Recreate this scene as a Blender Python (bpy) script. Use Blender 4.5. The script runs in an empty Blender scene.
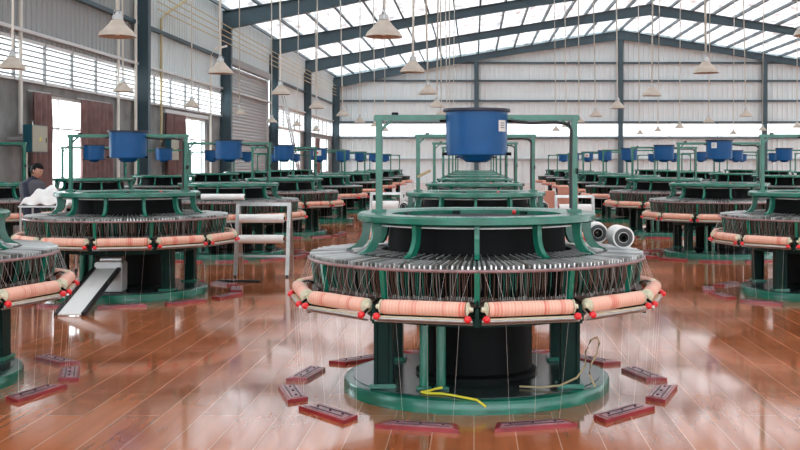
import bpy, bmesh, math, random
from mathutils import Vector, Matrix
random.seed(7)
PI = math.pi
sc = bpy.context.scene
COL = sc.collection
F, EYE, VX, VY = 1080.0, 1.69, 474.0, 162.0      # focal length in px, eye height, vanishing point

# ------------------------------------------------------------------ materials
MATS = {}
def mat(name, col, rough=.5, metal=0.0, coat=0.0, noise=0.0, nscale=6.0, bump=0.0, bscale=30.0, spec=.5):
    if name in MATS: return MATS[name]
    m = bpy.data.materials.new(name); m.use_nodes = True
    nt = m.node_tree; N = nt.nodes; L = nt.links
    b = N['Principled BSDF']
    b.inputs['Base Color'].default_value = (*col, 1)
    b.inputs['Roughness'].default_value = rough
    b.inputs['Metallic'].default_value = metal
    b.inputs['Coat Weight'].default_value = coat
    b.inputs['Coat Roughness'].default_value = .12
    b.inputs['Specular IOR Level'].default_value = spec
    tc = N.new('ShaderNodeTexCoord')
    if noise > 0:
        n = N.new('ShaderNodeTexNoise'); n.inputs['Scale'].default_value = nscale; n.inputs['Detail'].default_value = 4
        L.new(tc.outputs['Object'], n.inputs['Vector'])
        r = N.new('ShaderNodeValToRGB')
        r.color_ramp.elements[0].position = .3; r.color_ramp.elements[1].position = .72
        r.color_ramp.elements[0].color = (*[c * (1 - noise) for c in col], 1)
        r.color_ramp.elements[1].color = (*[min(1, c * (1 + noise)) for c in col], 1)
        L.new(n.outputs['Fac'], r.inputs['Fac']); L.new(r.outputs['Color'], b.inputs['Base Color'])
    if bump > 0:
        n = N.new('ShaderNodeTexNoise'); n.inputs['Scale'].default_value = bscale
        L.new(tc.outputs['Object'], n.inputs['Vector'])
        bp = N.new('ShaderNodeBump'); bp.inputs['Strength'].default_value = bump; bp.inputs['Distance'].default_value = .02
        L.new(n.outputs['Fac'], bp.inputs['Height']); L.new(bp.outputs['Normal'], b.inputs['Normal'])
    MATS[name] = m
    return m

GREEN = mat('green_enamel', (.008, .150, .095), .27, coat=.2, noise=.25, nscale=5)
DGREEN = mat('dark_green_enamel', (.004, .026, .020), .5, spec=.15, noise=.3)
DECK = mat('oily_dark_steel', (.03, .045, .043), .2, metal=.0, noise=.5, nscale=9)
BLACK = mat('black_paint', (.004, .0045, .0045), .6, spec=.12)
RUBBER = mat('black_rubber', (.012, .012, .013), .45)
STEEL = mat('brushed_steel', (.5, .5, .49), .3, metal=.9, noise=.15, nscale=20)
NEEDLE = mat('needle_steel', (.62, .62, .61), .3, metal=.6)
BED = mat('needle_bed_grey', (.05, .052, .05), .5)
RIMM = mat('worn_copper_rim', (.32, .20, .20), .35, metal=.4, noise=.3, nscale=14)
BLUE = mat('blue_tank_paint', (.006, .090, .27), .4, coat=.0, spec=.3, noise=.12, nscale=4)
NAVY = mat('dark_blue_rim', (.01, .018, .04), .4)
RED = mat('red_plastic', (.75, .012, .018), .3, coat=.3)
CREAM = mat('cream_plastic', (.66, .63, .46), .45)
W_BROWN = mat('brown_heddle', (.09, .05, .036), .5)
W_GREY = mat('grey_heddle', (.20, .19, .175), .4, metal=.3)
W_GREEN = mat('green_heddle', (.01, .10, .07), .5)
YARN = mat('white_yarn', (.85, .84, .82), .7)
WHITE = mat('white_film', (.86, .85, .83), .45, noise=.05, nscale=8)
PAPER = mat('label_paper', (.75, .75, .73), .6)
BLKRED = mat('dark_red_lacquer', (.27, .018, .026), .3, coat=.3, noise=.25, nscale=7)
BLKTOP = mat('scuffed_block_top', (.36, .18, .19), .3, noise=.5, nscale=14)
STRIPE = mat('block_stripe', (.05, .02, .04), .5)
BEAM = mat('blue_grey_steel_paint', (.050, .092, .115), .42, noise=.12, nscale=1.5)
CREAMP = mat('cream_conduit', (.82, .79, .72), .5)
YELP = mat('yellow_conduit', (.60, .51, .30), .5)
SHADE = mat('beige_lamp_shade', (.47, .40, .33), .38, noise=.1, nscale=8)
GALV = mat('galvanised_fitting', (.55, .56, .56), .35, metal=.6)
BULB = mat('lamp_glass', (.8, .8, .8), .1)
TEAL = mat('teal_cabinet_side', (.015, .10, .14), .4)
BEIGE = mat('beige_cabinet_door', (.42, .40, .32), .5)
YELLOW = mat('yellow_cord', (.75, .68, .04), .5)
TAN = mat('tan_cord', (.45, .36, .20), .6)
CONC = mat('grey_plaster', (.25, .25, .245), .85, noise=.3, nscale=1.4, bump=.3, bscale=9)
PLW = mat('white_plaster', (.72, .72, .71), .8, noise=.05, nscale=1.0)
CLAD = mat('white_steel_cladding', (.72, .80, .82), .45, noise=.03, nscale=.6)
CLADG = mat('grey_steel_cladding', (.36, .375, .38), .45, noise=.03, nscale=.8)
SHUT = mat('shutter_steel', (.42, .44, .45), .4, metal=.2)
WFRAME = mat('white_window_frame', (.72, .73, .73), .4)
CARD = mat('peach_carton', (.62, .30, .22), .7, noise=.1)
SKIN = mat('skin', (.52, .28, .20), .5)
HAIR = mat('black_hair', (.004, .0035, .0035), .6, spec=.15)
CLOTHN = mat('navy_jacket', (.02, .025, .05), .8)
CLOTHG = mat('grey_vest', (.085, .085, .105), .85)
CLOTHR = mat('red_sleeve', (.45, .02, .04), .8)
TROUS = mat('dark_trousers', (.03, .03, .045), .8)

def nodes_mat(name):
    m = bpy.data.materials.new(name); m.use_nodes = True
    nt = m.node_tree
    return m, nt, nt.nodes, nt.links, nt.nodes['Principled BSDF']

def peach_mat():
    m, nt, N, L, b = nodes_mat('peach_yarn_roll')
    tc = N.new('ShaderNodeTexCoord'); mp = N.new('ShaderNodeMapping'); mp.inputs['Scale'].default_value = (1, 0, 0)
    L.new(tc.outputs['Object'], mp.inputs['Vector'])
    n = N.new('ShaderNodeTexNoise'); n.inputs['Scale'].default_value = 9; n.inputs['Detail'].default_value = 3
    oi = N.new('ShaderNodeObjectInfo'); ad = N.new('ShaderNodeVectorMath'); ad.operation = 'ADD'
    ml = N.new('ShaderNodeVectorMath'); ml.operation = 'SCALE'; ml.inputs['Scale'].default_value = 37.0
    cx = N.new('ShaderNodeCombineXYZ'); L.new(oi.outputs['Random'], cx.inputs['X'])
    L.new(cx.outputs['Vector'], ml.inputs[0]); L.new(mp.outputs['Vector'], ad.inputs[0]); L.new(ml.outputs['Vector'], ad.inputs[1])
    L.new(ad.outputs['Vector'], n.inputs['Vector'])
    r = N.new('ShaderNodeValToRGB'); e = r.color_ramp.elements
    e[0].position = .38; e[0].color = (.72, .16, .095, 1); e[1].position = .50; e[1].color = (.83, .43, .31, 1)
    L.new(n.outputs['Fac'], r.inputs['Fac'])
    w = N.new('ShaderNodeTexWave'); w.inputs['Scale'].default_value = 14; w.inputs['Distortion'].default_value = .6
    L.new(tc.outputs['Object'], w.inputs['Vector'])
    mx = N.new('ShaderNodeMix'); mx.data_type = 'RGBA'; mx.inputs[7].default_value = (.88, .66, .57, 1)
    mt = N.new('ShaderNodeMath'); mt.operation = 'MULTIPLY'; mt.inputs[1].default_value = .45
    L.new(w.outputs['Fac'], mt.inputs[0]); L.new(mt.outputs[0], mx.inputs[0]); L.new(r.outputs['Color'], mx.inputs[6])
    L.new(mx.outputs[2], b.inputs['Base Color']); b.inputs['Roughness'].default_value = .65
    return m
PEACH = peach_mat()

def floor_mat():
    m, nt, N, L, b = nodes_mat('glossy_laminate_planks')
    tc = N.new('ShaderNodeTexCoord'); mp = N.new('ShaderNodeMapping'); mp.inputs['Rotation'].default_value = (0, 0, PI / 2)
    L.new(tc.outputs['Object'], mp.inputs['Vector'])
    br = N.new('ShaderNodeTexBrick'); br.offset = .37; br.inputs['Scale'].default_value = 1
    br.inputs['Brick Width'].default_value = 1.8; br.inputs['Row Height'].default_value = .26
    br.inputs['Mortar Size'].default_value = .0040; br.inputs['Mortar Smooth'].default_value = .3
    br.inputs['Color1'].default_value = (.38, .112, .042, 1); br.inputs['Color2'].default_value = (.48, .155, .062, 1)
    br.inputs['Mortar'].default_value = (.66, .38, .26, 1)  # pale joints: light reflecting off the seams, put into the colour
    L.new(mp.outputs['Vector'], br.inputs['Vector'])
    mp2 = N.new('ShaderNodeMapping'); mp2.inputs['Scale'].default_value = (9, .7, 1)
    L.new(tc.outputs['Object'], mp2.inputs['Vector'])
    n = N.new('ShaderNodeTexNoise'); n.inputs['Scale'].default_value = 1.6; n.inputs['Detail'].default_value = 3; n.inputs['Roughness'].default_value = .5
    L.new(mp2.outputs['Vector'], n.inputs['Vector'])
    n2 = N.new('ShaderNodeTexNoise'); n2.inputs['Scale'].default_value = .9; n2.inputs['Detail'].default_value = 3
    L.new(tc.outputs['Object'], n2.inputs['Vector'])
    ad = N.new('ShaderNodeMath'); ad.operation = 'ADD'; L.new(n.outputs['Fac'], ad.inputs[0]); L.new(n2.outputs['Fac'], ad.inputs[1])
    mr = N.new('ShaderNodeMapRange'); mr.inputs[1].default_value = .7; mr.inputs[2].default_value = 1.3
    mr.inputs[3].default_value = .80; mr.inputs[4].default_value = 1.2
    L.new(ad.outputs[0], mr.inputs[0])
    vm = N.new('ShaderNodeVectorMath'); vm.operation = 'SCALE'
    L.new(br.outputs['Color'], vm.inputs[0]); L.new(mr.outputs[0], vm.inputs['Scale'])
    L.new(vm.outputs[0], b.inputs['Base Color'])
    rr = N.new('ShaderNodeMapRange'); rr.inputs[1].default_value = .35; rr.inputs[2].default_value = .7
    rr.inputs[3].default_value = .07; rr.inputs[4].default_value = .2
    L.new(n2.outputs['Fac'], rr.inputs[0]); L.new(rr.outputs[0], b.inputs['Roughness'])
    b.inputs['Specular IOR Level'].default_value = .6
    b.inputs['Coat Weight'].default_value = .35; b.inputs['Coat Roughness'].default_value = .05
    bp = N.new('ShaderNodeBump'); bp.inputs['Strength'].default_value = .12; bp.inputs['Distance'].default_value = .004
    L.new(n2.outputs['Fac'], bp.inputs['Height']); L.new(bp.outputs['Normal'], b.inputs['Normal'])
    return m

def translucent_mat(name, col, tcol, fac, wrinkle=0.0):
    m = bpy.data.materials.new(name); m.use_nodes = True
    nt = m.node_tree; N = nt.nodes; L = nt.links
    N.remove(N['Principled BSDF']); out = N['Material Output']
    d = N.new('ShaderNodeBsdfDiffuse'); t = N.new('ShaderNodeBsdfTranslucent'); mx = N.new('ShaderNodeMixShader')
    d.inputs['Color'].default_value = (*col, 1); t.inputs['Color'].default_value = (*tcol, 1); mx.inputs[0].default_value = fac
    L.new(d.outputs[0], mx.inputs[1]); L.new(t.outputs[0], mx.inputs[2]); L.new(mx.outputs[0], out.inputs['Surface'])
    if wrinkle:
        tc = N.new('ShaderNodeTexCoord'); mp = N.new('ShaderNodeMapping'); mp.inputs['Scale'].default_value = (1.6, .55, 1)
        n = N.new('ShaderNodeTexNoise'); n.inputs['Scale'].default_value = 1.5; n.inputs['Detail'].default_value = 4
        L.new(tc.outputs['Object'], mp.inputs[0]); L.new(mp.outputs[0], n.inputs['Vector'])
        mr = N.new('ShaderNodeMapRange'); mr.inputs[1].default_value = .3; mr.inputs[2].default_value = .7
        mr.inputs[3].default_value = fac - wrinkle; mr.inputs[4].default_value = fac + wrinkle
        L.new(n.outputs['Fac'], mr.inputs[0]); L.new(mr.outputs[0], mx.inputs[0])
    return m
ROOFM = translucent_mat('insulation_film', (.80, .80, .80), (.86, .87, .88), .22, .15)
FROST = translucent_mat('frosted_louvre_sheet', (.85, .85, .85), (.95, .96, .97), .8)
CURT = mat('brown_curtain', (.20, .115, .108), .9, noise=.25, nscale=3)

def glass_mat():
    m = bpy.data.materials.new('window_glass'); m.use_nodes = True
    nt = m.node_tree; N = nt.nodes; L = nt.links; N.remove(N['Principled BSDF'])
    t = N.new('ShaderNodeBsdfTransparent'); g = N.new('ShaderNodeBsdfGlossy'); g.inputs['Roughness'].default_value = .03
    t.inputs['Color'].default_value = (.95, .97, .98, 1)
    mx = N.new('ShaderNodeMixShader'); mx.inputs[0].default_value = .07
    L.new(t.outputs[0], mx.inputs[1]); L.new(g.outputs[0], mx.inputs[2]); L.new(mx.outputs[0], N['Material Output'].inputs['Surface'])
    return m
GLASS = glass_mat()

# ------------------------------------------------------------------ mesh builder
class MB:
    def __init__(s): s.v = []; s.f = []; s.m = []; s.mats = []
    def mi(s, m):
        if m not in s.mats: s.mats.append(m)
        return s.mats.index(m)
    def add(s, vs, fs, m):
        o = len(s.v); k = s.mi(m); s.v += [tuple(v) for v in vs]
        for f in fs: s.f.append([i + o for i in f]); s.m.append(k)
        return s
    def box(s, c, d, m, M=None):
        x, y, z = d[0] / 2, d[1] / 2, d[2] / 2
        vs = [Vector((sx * x, sy * y, sz * z)) for sz in (-1, 1) for sy in (-1, 1) for sx in (-1, 1)]
        if M is not None: vs = [M @ v for v in vs]
        vs = [v + Vector(c) for v in vs]
        return s.add(vs, [(0, 2, 3, 1), (4, 5, 7, 6), (0, 1, 5, 4), (2, 6, 7, 3), (0, 4, 6, 2), (1, 3, 7, 5)], m)
    def bevbox(s, c, d, b, m, M=None):
        bm = bmesh.new(); bmesh.ops.create_cube(bm, size=1)
        for v in bm.verts: v.co = Vector((v.co.x * d[0], v.co.y * d[1], v.co.z * d[2]))
        bmesh.ops.bevel(bm, geom=list(bm.edges), offset=b, segments=2, affect='EDGES')
        vs = [((M @ v.co) if M is not None else v.co) + Vector(c) for v in bm.verts]
        bm.verts.index_update(); fs = [[v.index for v in f.verts] for f in bm.faces]; bm.free()
        return s.add(vs, fs, m)
    def bar(s, a, b, w, h, m):                 # rectangular bar from a to b
        a = Vector(a); b = Vector(b); d = b - a; L = d.length; q = d.to_track_quat('Z', 'Y').to_matrix()
        return s.box((a + b) / 2, (w, h, L), m, q)
    def tube(s, pts, r, m, n=8, caps=True):
        pts = [Vector(p) for p in pts]; rs = r if isinstance(r, (list, tuple)) else [r] * len(pts)
        vs = []; up = Vector((0, 0, 1))
        for i, p in enumerate(pts):
            t = (pts[min(i + 1, len(pts) - 1)] - pts[max(i - 1, 0)]).normalized()
            a = t.cross(up if abs(t.z) < .95 else Vector((1, 0, 0))).normalized(); b = t.cross(a)
            for k in range(n):
                an = 2 * PI * k / n; vs.append(p + (a * math.cos(an) + b * math.sin(an)) * rs[i])
        fs = [(i * n + k, i * n + (k + 1) % n, (i + 1) * n + (k + 1) % n, (i + 1) * n + k) for i in range(len(pts) - 1) for k in range(n)]
        if caps: fs += [tuple(range(n))[::-1], tuple((len(pts) - 1) * n + k for k in range(n))]
        return s.add(vs, fs, m)
    def lathe(s, prof, m, n=64, c=(0, 0, 0), M=None, closed=False):
        vs = []
        for (r, z) in prof:
            for k in range(n):
                a = 2 * PI * k / n; v = Vector((r * math.cos(a), r * math.sin(a), z))
                if M is not None: v = M @ v
                vs.append(v + Vector(c))
        P = len(prof); rng = range(P) if closed else range(P - 1)
        fs = [(i * n + k, i * n + (k + 1) % n, ((i + 1) % P) * n + (k + 1) % n, ((i + 1) % P) * n + k) for i in rng for k in range(n)]
        return s.add(vs, fs, m)
    def sphere(s, c, r, m, n=12, sz=1.0):
        prof = [(max(1e-4, r * math.sin(PI * i / 8)), -r * sz * math.cos(PI * i / 8)) for i in range(9)]
        return s.lathe(prof, m, n, c)
    def build(s, name, parent=None, smooth=True, ang=35):
        me = bpy.data.meshes.new(name); me.from_pydata(s.v, [], s.f); me.update()
        for m in s.mats: me.materials.append(m)
        me.polygons.foreach_set('material_index', s.m)
        if smooth:
            me.polygons.foreach_set('use_smooth', [True] * len(me.polygons))
            me.set_sharp_from_angle(angle=math.radians(ang))
        o = bpy.data.objects.new(name, me); COL.objects.link(o)
        if parent is not None: o.parent = parent
        return o

def empty(name, loc=(0, 0, 0), rz=0):
    o = bpy.data.objects.new(name, None); COL.objects.link(o); o.location = loc; o.rotation_euler = (0, 0, rz)
    o.empty_display_size = .2
    return o
def tag(o, label=None, cat=None, group=None, kind=None):
    if label: o['label'] = label
    if cat: o['category'] = cat
    if group: o['group'] = group
    if kind: o['kind'] = kind
    return o
KIDS = {}
def kids(o):
    if o.name not in KIDS: KIDS[o.name] = [c for c in o.children]
    return KIDS[o.name]
def copy_tree(o, parent=None):
    c = o.copy(); COL.objects.link(c)
    if parent is not None: c.parent = parent
    for ch in kids(o): copy_tree(ch, c)
    return c
def struct(o): o['kind'] = 'structure'; return o
def pol(r, a, z): return Vector((r * math.sin(a), -r * math.cos(a), z))    # a = 0 faces the camera side (-Y)

# ------------------------------------------------------------------ circular loom
SEC = 12
def radial_strip(mb, prof_in_out, a, w, m):
    """a curved flat arm: list of (r, z_top, z_bottom) swept with tangential width w at angle a"""
    t = Vector((math.cos(a), math.sin(a), 0)) * (w / 2); vs = []
    for (r, zt, zb) in prof_in_out:
        p1 = pol(r, a, zt); p2 = pol(r, a, zb); vs += [p1 - t, p1 + t, p2 + t, p2 - t]
    n = len(prof_in_out); fs = []
    for i in range(n - 1):
        for k in range(4): fs.append((i * 4 + k, i * 4 + (k + 1) % 4, (i + 1) * 4 + (k + 1) % 4, (i + 1) * 4 + k))
    fs += [(3, 2, 1, 0), ((n - 1) * 4, (n - 1) * 4 + 1, (n - 1) * 4 + 2, (n - 1) * 4 + 3)]
    mb.add(vs, fs, m)
def bracket(mb, a, m=None):
    # concave standing arm: hugs the ring at the top and sweeps outwards on to the needle bed
    m = m or GREEN; t = Vector((math.cos(a), math.sin(a), 0)) * .017
    out = [(.87, 1.25), (.865, 1.20), (.87, 1.15), (.89, 1.10), (.925, 1.06), (.98, 1.035)]
    inn = [(.80, 1.25), (.805, 1.18), (.815, 1.12), (.84, 1.07), (.88, 1.03), (.93, 1.02)]
    vs = []
    for (r1, z1), (r2, z2) in zip(out, inn):
        vs += [pol(r1, a, z1) - t, pol(r1, a, z1) + t, pol(r2, a, z2) + t, pol(r2, a, z2) - t]
    n = len(out); fs = [(3, 2, 1, 0), ((n - 1) * 4, (n - 1) * 4 + 1, (n - 1) * 4 + 2, (n - 1) * 4 + 3)]
    for i in range(n - 1):
        for k in range(4): fs.append((i * 4 + k, i * 4 + (k + 1) % 4, (i + 1) * 4 + (k + 1) % 4, (i + 1) * 4 + k))
    mb.add(vs, fs, m)
def leg_mb(mb, x, y):
    mb.bevbox((x, y, .38), (.09, .13, .52), .008, DGREEN); mb.box((x - .055, y, .38), (.022, .16, .52), DGREEN); mb.box((x + .055, y, .38), (.022, .16, .52), DGREEN)
    mb.bevbox((x, y, .115), (.19, .22, .03), .006, GREEN)
def base_mb(): return MB().lathe([(0, 0), (1.0, 0), (1.0, .07), (.99, .088), (.965, .095), (.9, .095)], GREEN, 96)
def ringtop_mb():
    mb = MB().lathe([(.64, 1.25), (.88, 1.25), (.9, 1.262), (.9, 1.298), (.885, 1.312), (.70, 1.312), (.68, 1.30), (.64, 1.30)], GREEN, 96, closed=True)
    return mb
def rollp(r_, L_, m, n=20):    # along local X
    prof = [(.012, -L_ / 2), (r_ * .93, -L_ / 2), (r_, -L_ / 2 + .012), (r_ * 1.02, -L_ * .2), (r_ * .99, L_ * .15), (r_, L_ / 2 - .012), (r_ * .93, L_ / 2), (.012, L_ / 2)]
    M = Matrix.Rotation(PI / 2, 3, 'Y')
    return MB().lathe(prof, m, n, M=M)
def place_sector(o, k):      # local frame: x tangent, origin at polygon mid-side
    a = (k + .5) * 2 * PI / SEC; R = 1.36 * math.cos(PI / SEC)
    o.location = pol(R, a, .752); o.rotation_euler = (0, 0, a)
def gantry_mb():
    g = MB()
    for s in (-1, 1):
        g.bevbox((s * .74, 0, 1.67), (.05, .05, .70), .008, GREEN)
        g.bevbox((s * .74, 0, 1.322), (.11, .10, .02), .004, GREEN)
        g.bar((s * .73, 0, 1.93), (s * .64, 0, 2.015), .025, .02, GREEN)
    g.bevbox((0, 0, 2.025), (1.56, .055, .045), .008, GREEN)
    return g
def tank_parts(root):
    t = MB().lathe([(0, 1.74), (.222, 1.74), (.228, 1.746), (.230, 1.76), (.235, 2.07), (.22, 2.075), (.0, 2.05)], BLUE, 48).build('tank', root)
    MB().lathe([(.225, 2.068), (.252, 2.068), (.255, 2.074), (.255, 2.085), (.252, 2.092), (.225, 2.092)], NAVY, 48, closed=True).build('tank_rim', t)
    MB().lathe([(.0, 1.685), (.08, 1.69), (.115, 1.715), (.125, 1.74)], BLUE, 32).build('hopper', t)
    return t

def make_loom():
    root = empty('circular_loom')
    P = lambda mb, n, par=root: mb.build(n, par)
    P(base_mb(), 'base_plate')
    P(MB().lathe([(0, .096), (.93, .096), (.93, .101), (0, .104)], DECK, 64), 'deck_sheet')
    for sx in (-1, 1):
        for sy in (-1, 1):
            mb = MB(); leg_mb(mb, sx * .66, sy * .52); P(mb, 'leg')
    for x in (-.37, -.25):
        mb = MB().tube([(x, -.62, .10), (x, -.62, .64)], .034, GREEN, 14); mb.bevbox((x, -.62, .112), (.11, .11, .02), .004, GREEN); P(mb, 'guide_pipe')
    P(MB().lathe([(0, .10), (.46, .10), (.46, .13), (.42, .15), (.42, .60), (.46, .64), (0, .64)], BLACK, 40), 'drive_drum')
    u = MB().lathe([(0, .64), (1.02, .64), (1.1, .66), (1.1, .70), (0, .70)], DGREEN, 64)
    P(u, 'support_disc'); P(MB().lathe([(.74, .56), (.83, .56), (.83, .64), (.74, .64)], DGREEN, 64, closed=True), 'support_ring')
    P(MB().lathe([(.0, .70), (.70, .70), (.66, 1.245), (.60, 1.252), (0, 1.252)], BLACK, 48), 'inner_drum')
    P(ringtop_mb(), 'top_ring')
    sm = MB()
    for k in range(6):
        a = k * PI / 3 + .3; sm.bevbox(pol(.55, a, 1.275), (.06, .035, .045), .006, DGREEN, Matrix.Rotation(a, 3, 'Z'))
    sm.lathe([(.0, 1.253), (.60, 1.253), (.62, 1.268), (.56, 1.272), (0, 1.272)], BLACK, 48)
    sm.sphere((0, -.50, 1.285), .018, RED, 10); sm.sphere((.3, .42, 1.29), .018, RED, 10)
    P(sm, 'cam_plate')
    P(MB().lathe([(.72, 1.245), (.80, 1.236), (.80, 1.228), (.72, 1.235)], WHITE, 64, closed=True), 'thread_guide_ring')
    # needle bed
    nb = MB().lathe([(.72, 1.035), (.98, 1.022), (1.255, .996), (1.262, .975), (1.20, .972), (.72, .98)], BED, 96, closed=True)
    for i in range(216):
        a = 2 * PI * (i + .5 + random.uniform(-.15, .15)) / 216; j = random.uniform(-.006, .006)
        radial_strip(nb, [(.99 + j, 1.032, 1.018), (1.12, 1.028, 1.008), (1.25, 1.020 + j, .996)], a, .012, random.choice([NEEDLE, NEEDLE, NEEDLE, STEEL, W_GREY]))
    for i in range(96):
        a = 2 * PI * (i + .5) / 96 + random.uniform(-.01, .01); nb.tube([pol(.76, a, 1.05), pol(.93 + random.uniform(0, .04), a, 1.035)], .0035, NEEDLE, 4)
    P(nb, 'needle_bed')
    P(MB().lathe([(1.258 + .011 * math.cos(2 * PI * i / 8), .985 + .011 * math.sin(2 * PI * i / 8)) for i in range(8)], RIMM, 96, closed=True), 'bed_rim')
    P(MB().lathe([(.72, .99), (1.17, .975), (1.10, .74), (.72, .70)], BLACK, 72), 'cage_drum')
    P(MB().lathe([(1.192 + .01 * math.cos(2 * PI * i / 8), .784 + .012 * math.sin(2 * PI * i / 8)) for i in range(8)], W_BROWN, 96, closed=True), 'cage_ring')
    bedr = MB().lathe([(1.18, .776), (1.24, .762), (1.24, .752), (1.16, .748)], W_BROWN, 96, closed=True); P(bedr, 'creel_ring')
    for k in range(SEC):
        a = k * 2 * PI / SEC
        mb = MB(); bracket(mb, a); P(mb, 'bracket')
        mb = MB(); q = Matrix.Rotation(a, 3, 'Z')
        mb.bar(pol(1.25, a, .995), pol(1.215, a, .76), .035, .03, GREEN); P(mb, 'cage_post')
        mb = MB(); mb.bar(pol(1.00, a, .675), pol(1.36, a, .675), .035, .04, DGREEN); mb.bar(pol(1.345, a, .64), pol(1.345, a, .76), .024, .03, DGREEN)
        mb.tube([pol(1.2, a, .76), pol(1.28, a, .79), pol(1.345, a, .775)], .009, BLACK, 6); P(mb, 'creel_arm')
        # heddle wires
        hw = MB(); nW = 40
        for i in range(nW):
            b = a + (i + 1.2) / (nW + 1.4) * 2 * PI / SEC; mm = random.choice([W_BROWN, W_GREY, W_BROWN, W_GREEN, W_BROWN, W_GREEN, BLACK, W_GREY])
            b2 = b + random.uniform(-.005, .005); zm = random.uniform(.86, .91)
            hw.tube([pol(1.228, b, .975), pol(1.222, b2, zm), pol(1.19, b + random.uniform(-.003, .003), .785)], .0040, mm, 4, caps=False)
        for i in range(nW):
            b = a + (i + .9) / (nW + 1.4) * 2 * PI / SEC
            hw.box(pol(1.21, b, .80 + random.uniform(-.008, .008)), (.008, .008, .024), random.choice([W_BROWN, W_GREY]))
        P(hw, 'heddle_wires')
        r = rollp(.048, .56, PEACH).build('yarn_roll', root); place_sector(r, k)
        for s in (-1, 1):
            e = MB().lathe([(.0, .284), (.03, .284), (.047, .289), (.048, .295), (.02, .305), (.014, .325), (0, .325)], CREAM, 18, M=Matrix.Rotation(s * PI / 2, 3, 'Y')).build('end_disc', r)
            kb = MB(); kb.sphere((s * .305, -.055, -.055), .026, RED, 12, .9); kb.tube([(s * .305, -.035, -.05), (s * .305, .0, -.02)], .01, BLACK, 6); kb.build('knob', r)
        rl = MB(); rl.tube([(-.335, -.05, -.070), (.335, -.05, -.070)], .010, STEEL, 8); rl.box((0, -.035, -.060), (.58, .03, .012), CREAM); rl.tube([(-.33, -.02, -.090), (.33, -.02, -.090)], .007, STEEL, 6)
        rl = rl.build('rail', root); place_sector(rl, k)
        # strands
        st = MB()
        for i in range(8):
            u_ = (i + .5) / 8; b = a + u_ * 2 * PI / SEC; x = (u_ - .5) * .56
            aa = (k + .5) * 2 * PI / SEC; R = 1.36 * math.cos(PI / SEC)
            c = pol(R, aa, 0) + Vector((math.cos(aa), math.sin(aa), 0)) * x
            st.tube([pol(1.262, b, .99), c + Vector((0, 0, .80))], .0006, YARN, 3, caps=False)
            if i % 3 == 1:
                d = pol(R + .01, aa, 0) + Vector((math.cos(aa), math.sin(aa), 0)) * x * .8
                st.tube([c + pol(.045, aa, .66), d + Vector((0, 0, .036))], .00055, YARN, 3, caps=False)
        P(st, 'yarn_strands')
    P(gantry_mb(), 'gantry_frame')
    cb = MB().tube([(.26, -.035, 2.0), (.40, -.04, 1.985), (.60, -.04, 1.99), (.70, -.04, 1.975), (.715, -.035, 1.93), (.71, -.035, 1.6), (.712, -.035, 1.34)], .012, RUBBER, 8)
    P(cb, 'cable'); P(MB().bevbox((-.62, 0, 2.056), (.05, .04, .02), .004, BLACK), 'clip'); P(MB().bevbox((.755, 0, 1.62), (.03, .05, .05), .005, BLACK), 'clip')
    t = tank_parts(root)
    bb = MB()
    for s in (-1, 1): bb.tube([(s * .22, -.03, 1.752), (s * .262, -.03, 1.752)], .012, BLACK, 8); bb.tube([(s * .225, -.0, 2.02), (s * .28, 0, 2.02)], .028, BLACK, 10)
    bb.build('tank_bolts', t)
    return root

def make_far_loom():
    root = empty('circular_loom')
    P = lambda mb, n, par=root: mb.build(n, par)
    P(MB().lathe([(0, 0), (1.0, 0), (1.0, .07), (.965, .095), (.93, .097), (0, .10)], GREEN, 48), 'base_plate')
    mb = MB()
    for sx in (-1, 1):
        for sy in (-1, 1): leg_mb(mb, sx * .66, sy * .52)
    mb.lathe([(0, .10), (.38, .15), (.38, .64), (1.02, .64), (1.1, .66), (1.1, .70), (.70, .70)], BLACK, 40)
    P(mb, 'pedestal')
    mb = MB().lathe([(.0, .70), (.70, .70), (.66, 1.245), (.60, 1.27), (0, 1.27)], BLACK, 32); P(mb, 'inner_drum')
    P(ringtop_mb(), 'top_ring')
    nb = MB().lathe([(.66, 1.035), (.98, 1.022), (1.255, .996), (1.262, .975), (1.20, .972), (.66, .98)], BED, 72, closed=True)
    for i in range(120): radial_strip(nb, [(.99, 1.032, 1.018), (1.245, 1.012, .996)], 2 * PI * (i + .5) / 120, .024, NEEDLE)
    P(nb, 'needle_bed')
    cg = MB().lathe([(.72, .99), (1.17, .975), (1.10, .74), (.72, .70)], BLACK, 48)
    for i in range(180):
        b = 2 * PI * (i + .5) / 180; cg.tube([pol(1.228, b, .975), pol(1.19, b, .785)], .005, random.choice([W_BROWN, W_GREY, BLACK, W_GREEN]), 3, caps=False)
    cg.lathe([(1.20, .79), (1.24, .762), (1.24, .752), (1.16, .748)], W_BROWN, 48, closed=True)
    P(cg, 'cage')
    for k in range(SEC):
        a = k * 2 * PI / SEC
        mb = MB(); bracket(mb, a); P(mb, 'bracket')
        mb = MB().bar(pol(1.25, a, .995), pol(1.215, a, .76), .04, .03, GREEN); mb.bar(pol(1.00, a, .675), pol(1.36, a, .675), .035, .04, DGREEN); P(mb, 'cage_post')
        r = rollp(.052, .60, PEACH, 12)
        r.tube([(-.345, -.05, -.068), (.345, -.05, -.068)], .012, STEEL, 6)
        for s in (-1, 1): r.sphere((s * .322, -.055, -.06), .03, RED, 8)
        r = r.build('yarn_roll', root); place_sector(r, k)
    P(gantry_mb(), 'gantry_frame')
    tank_parts(root)
    return root

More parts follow.
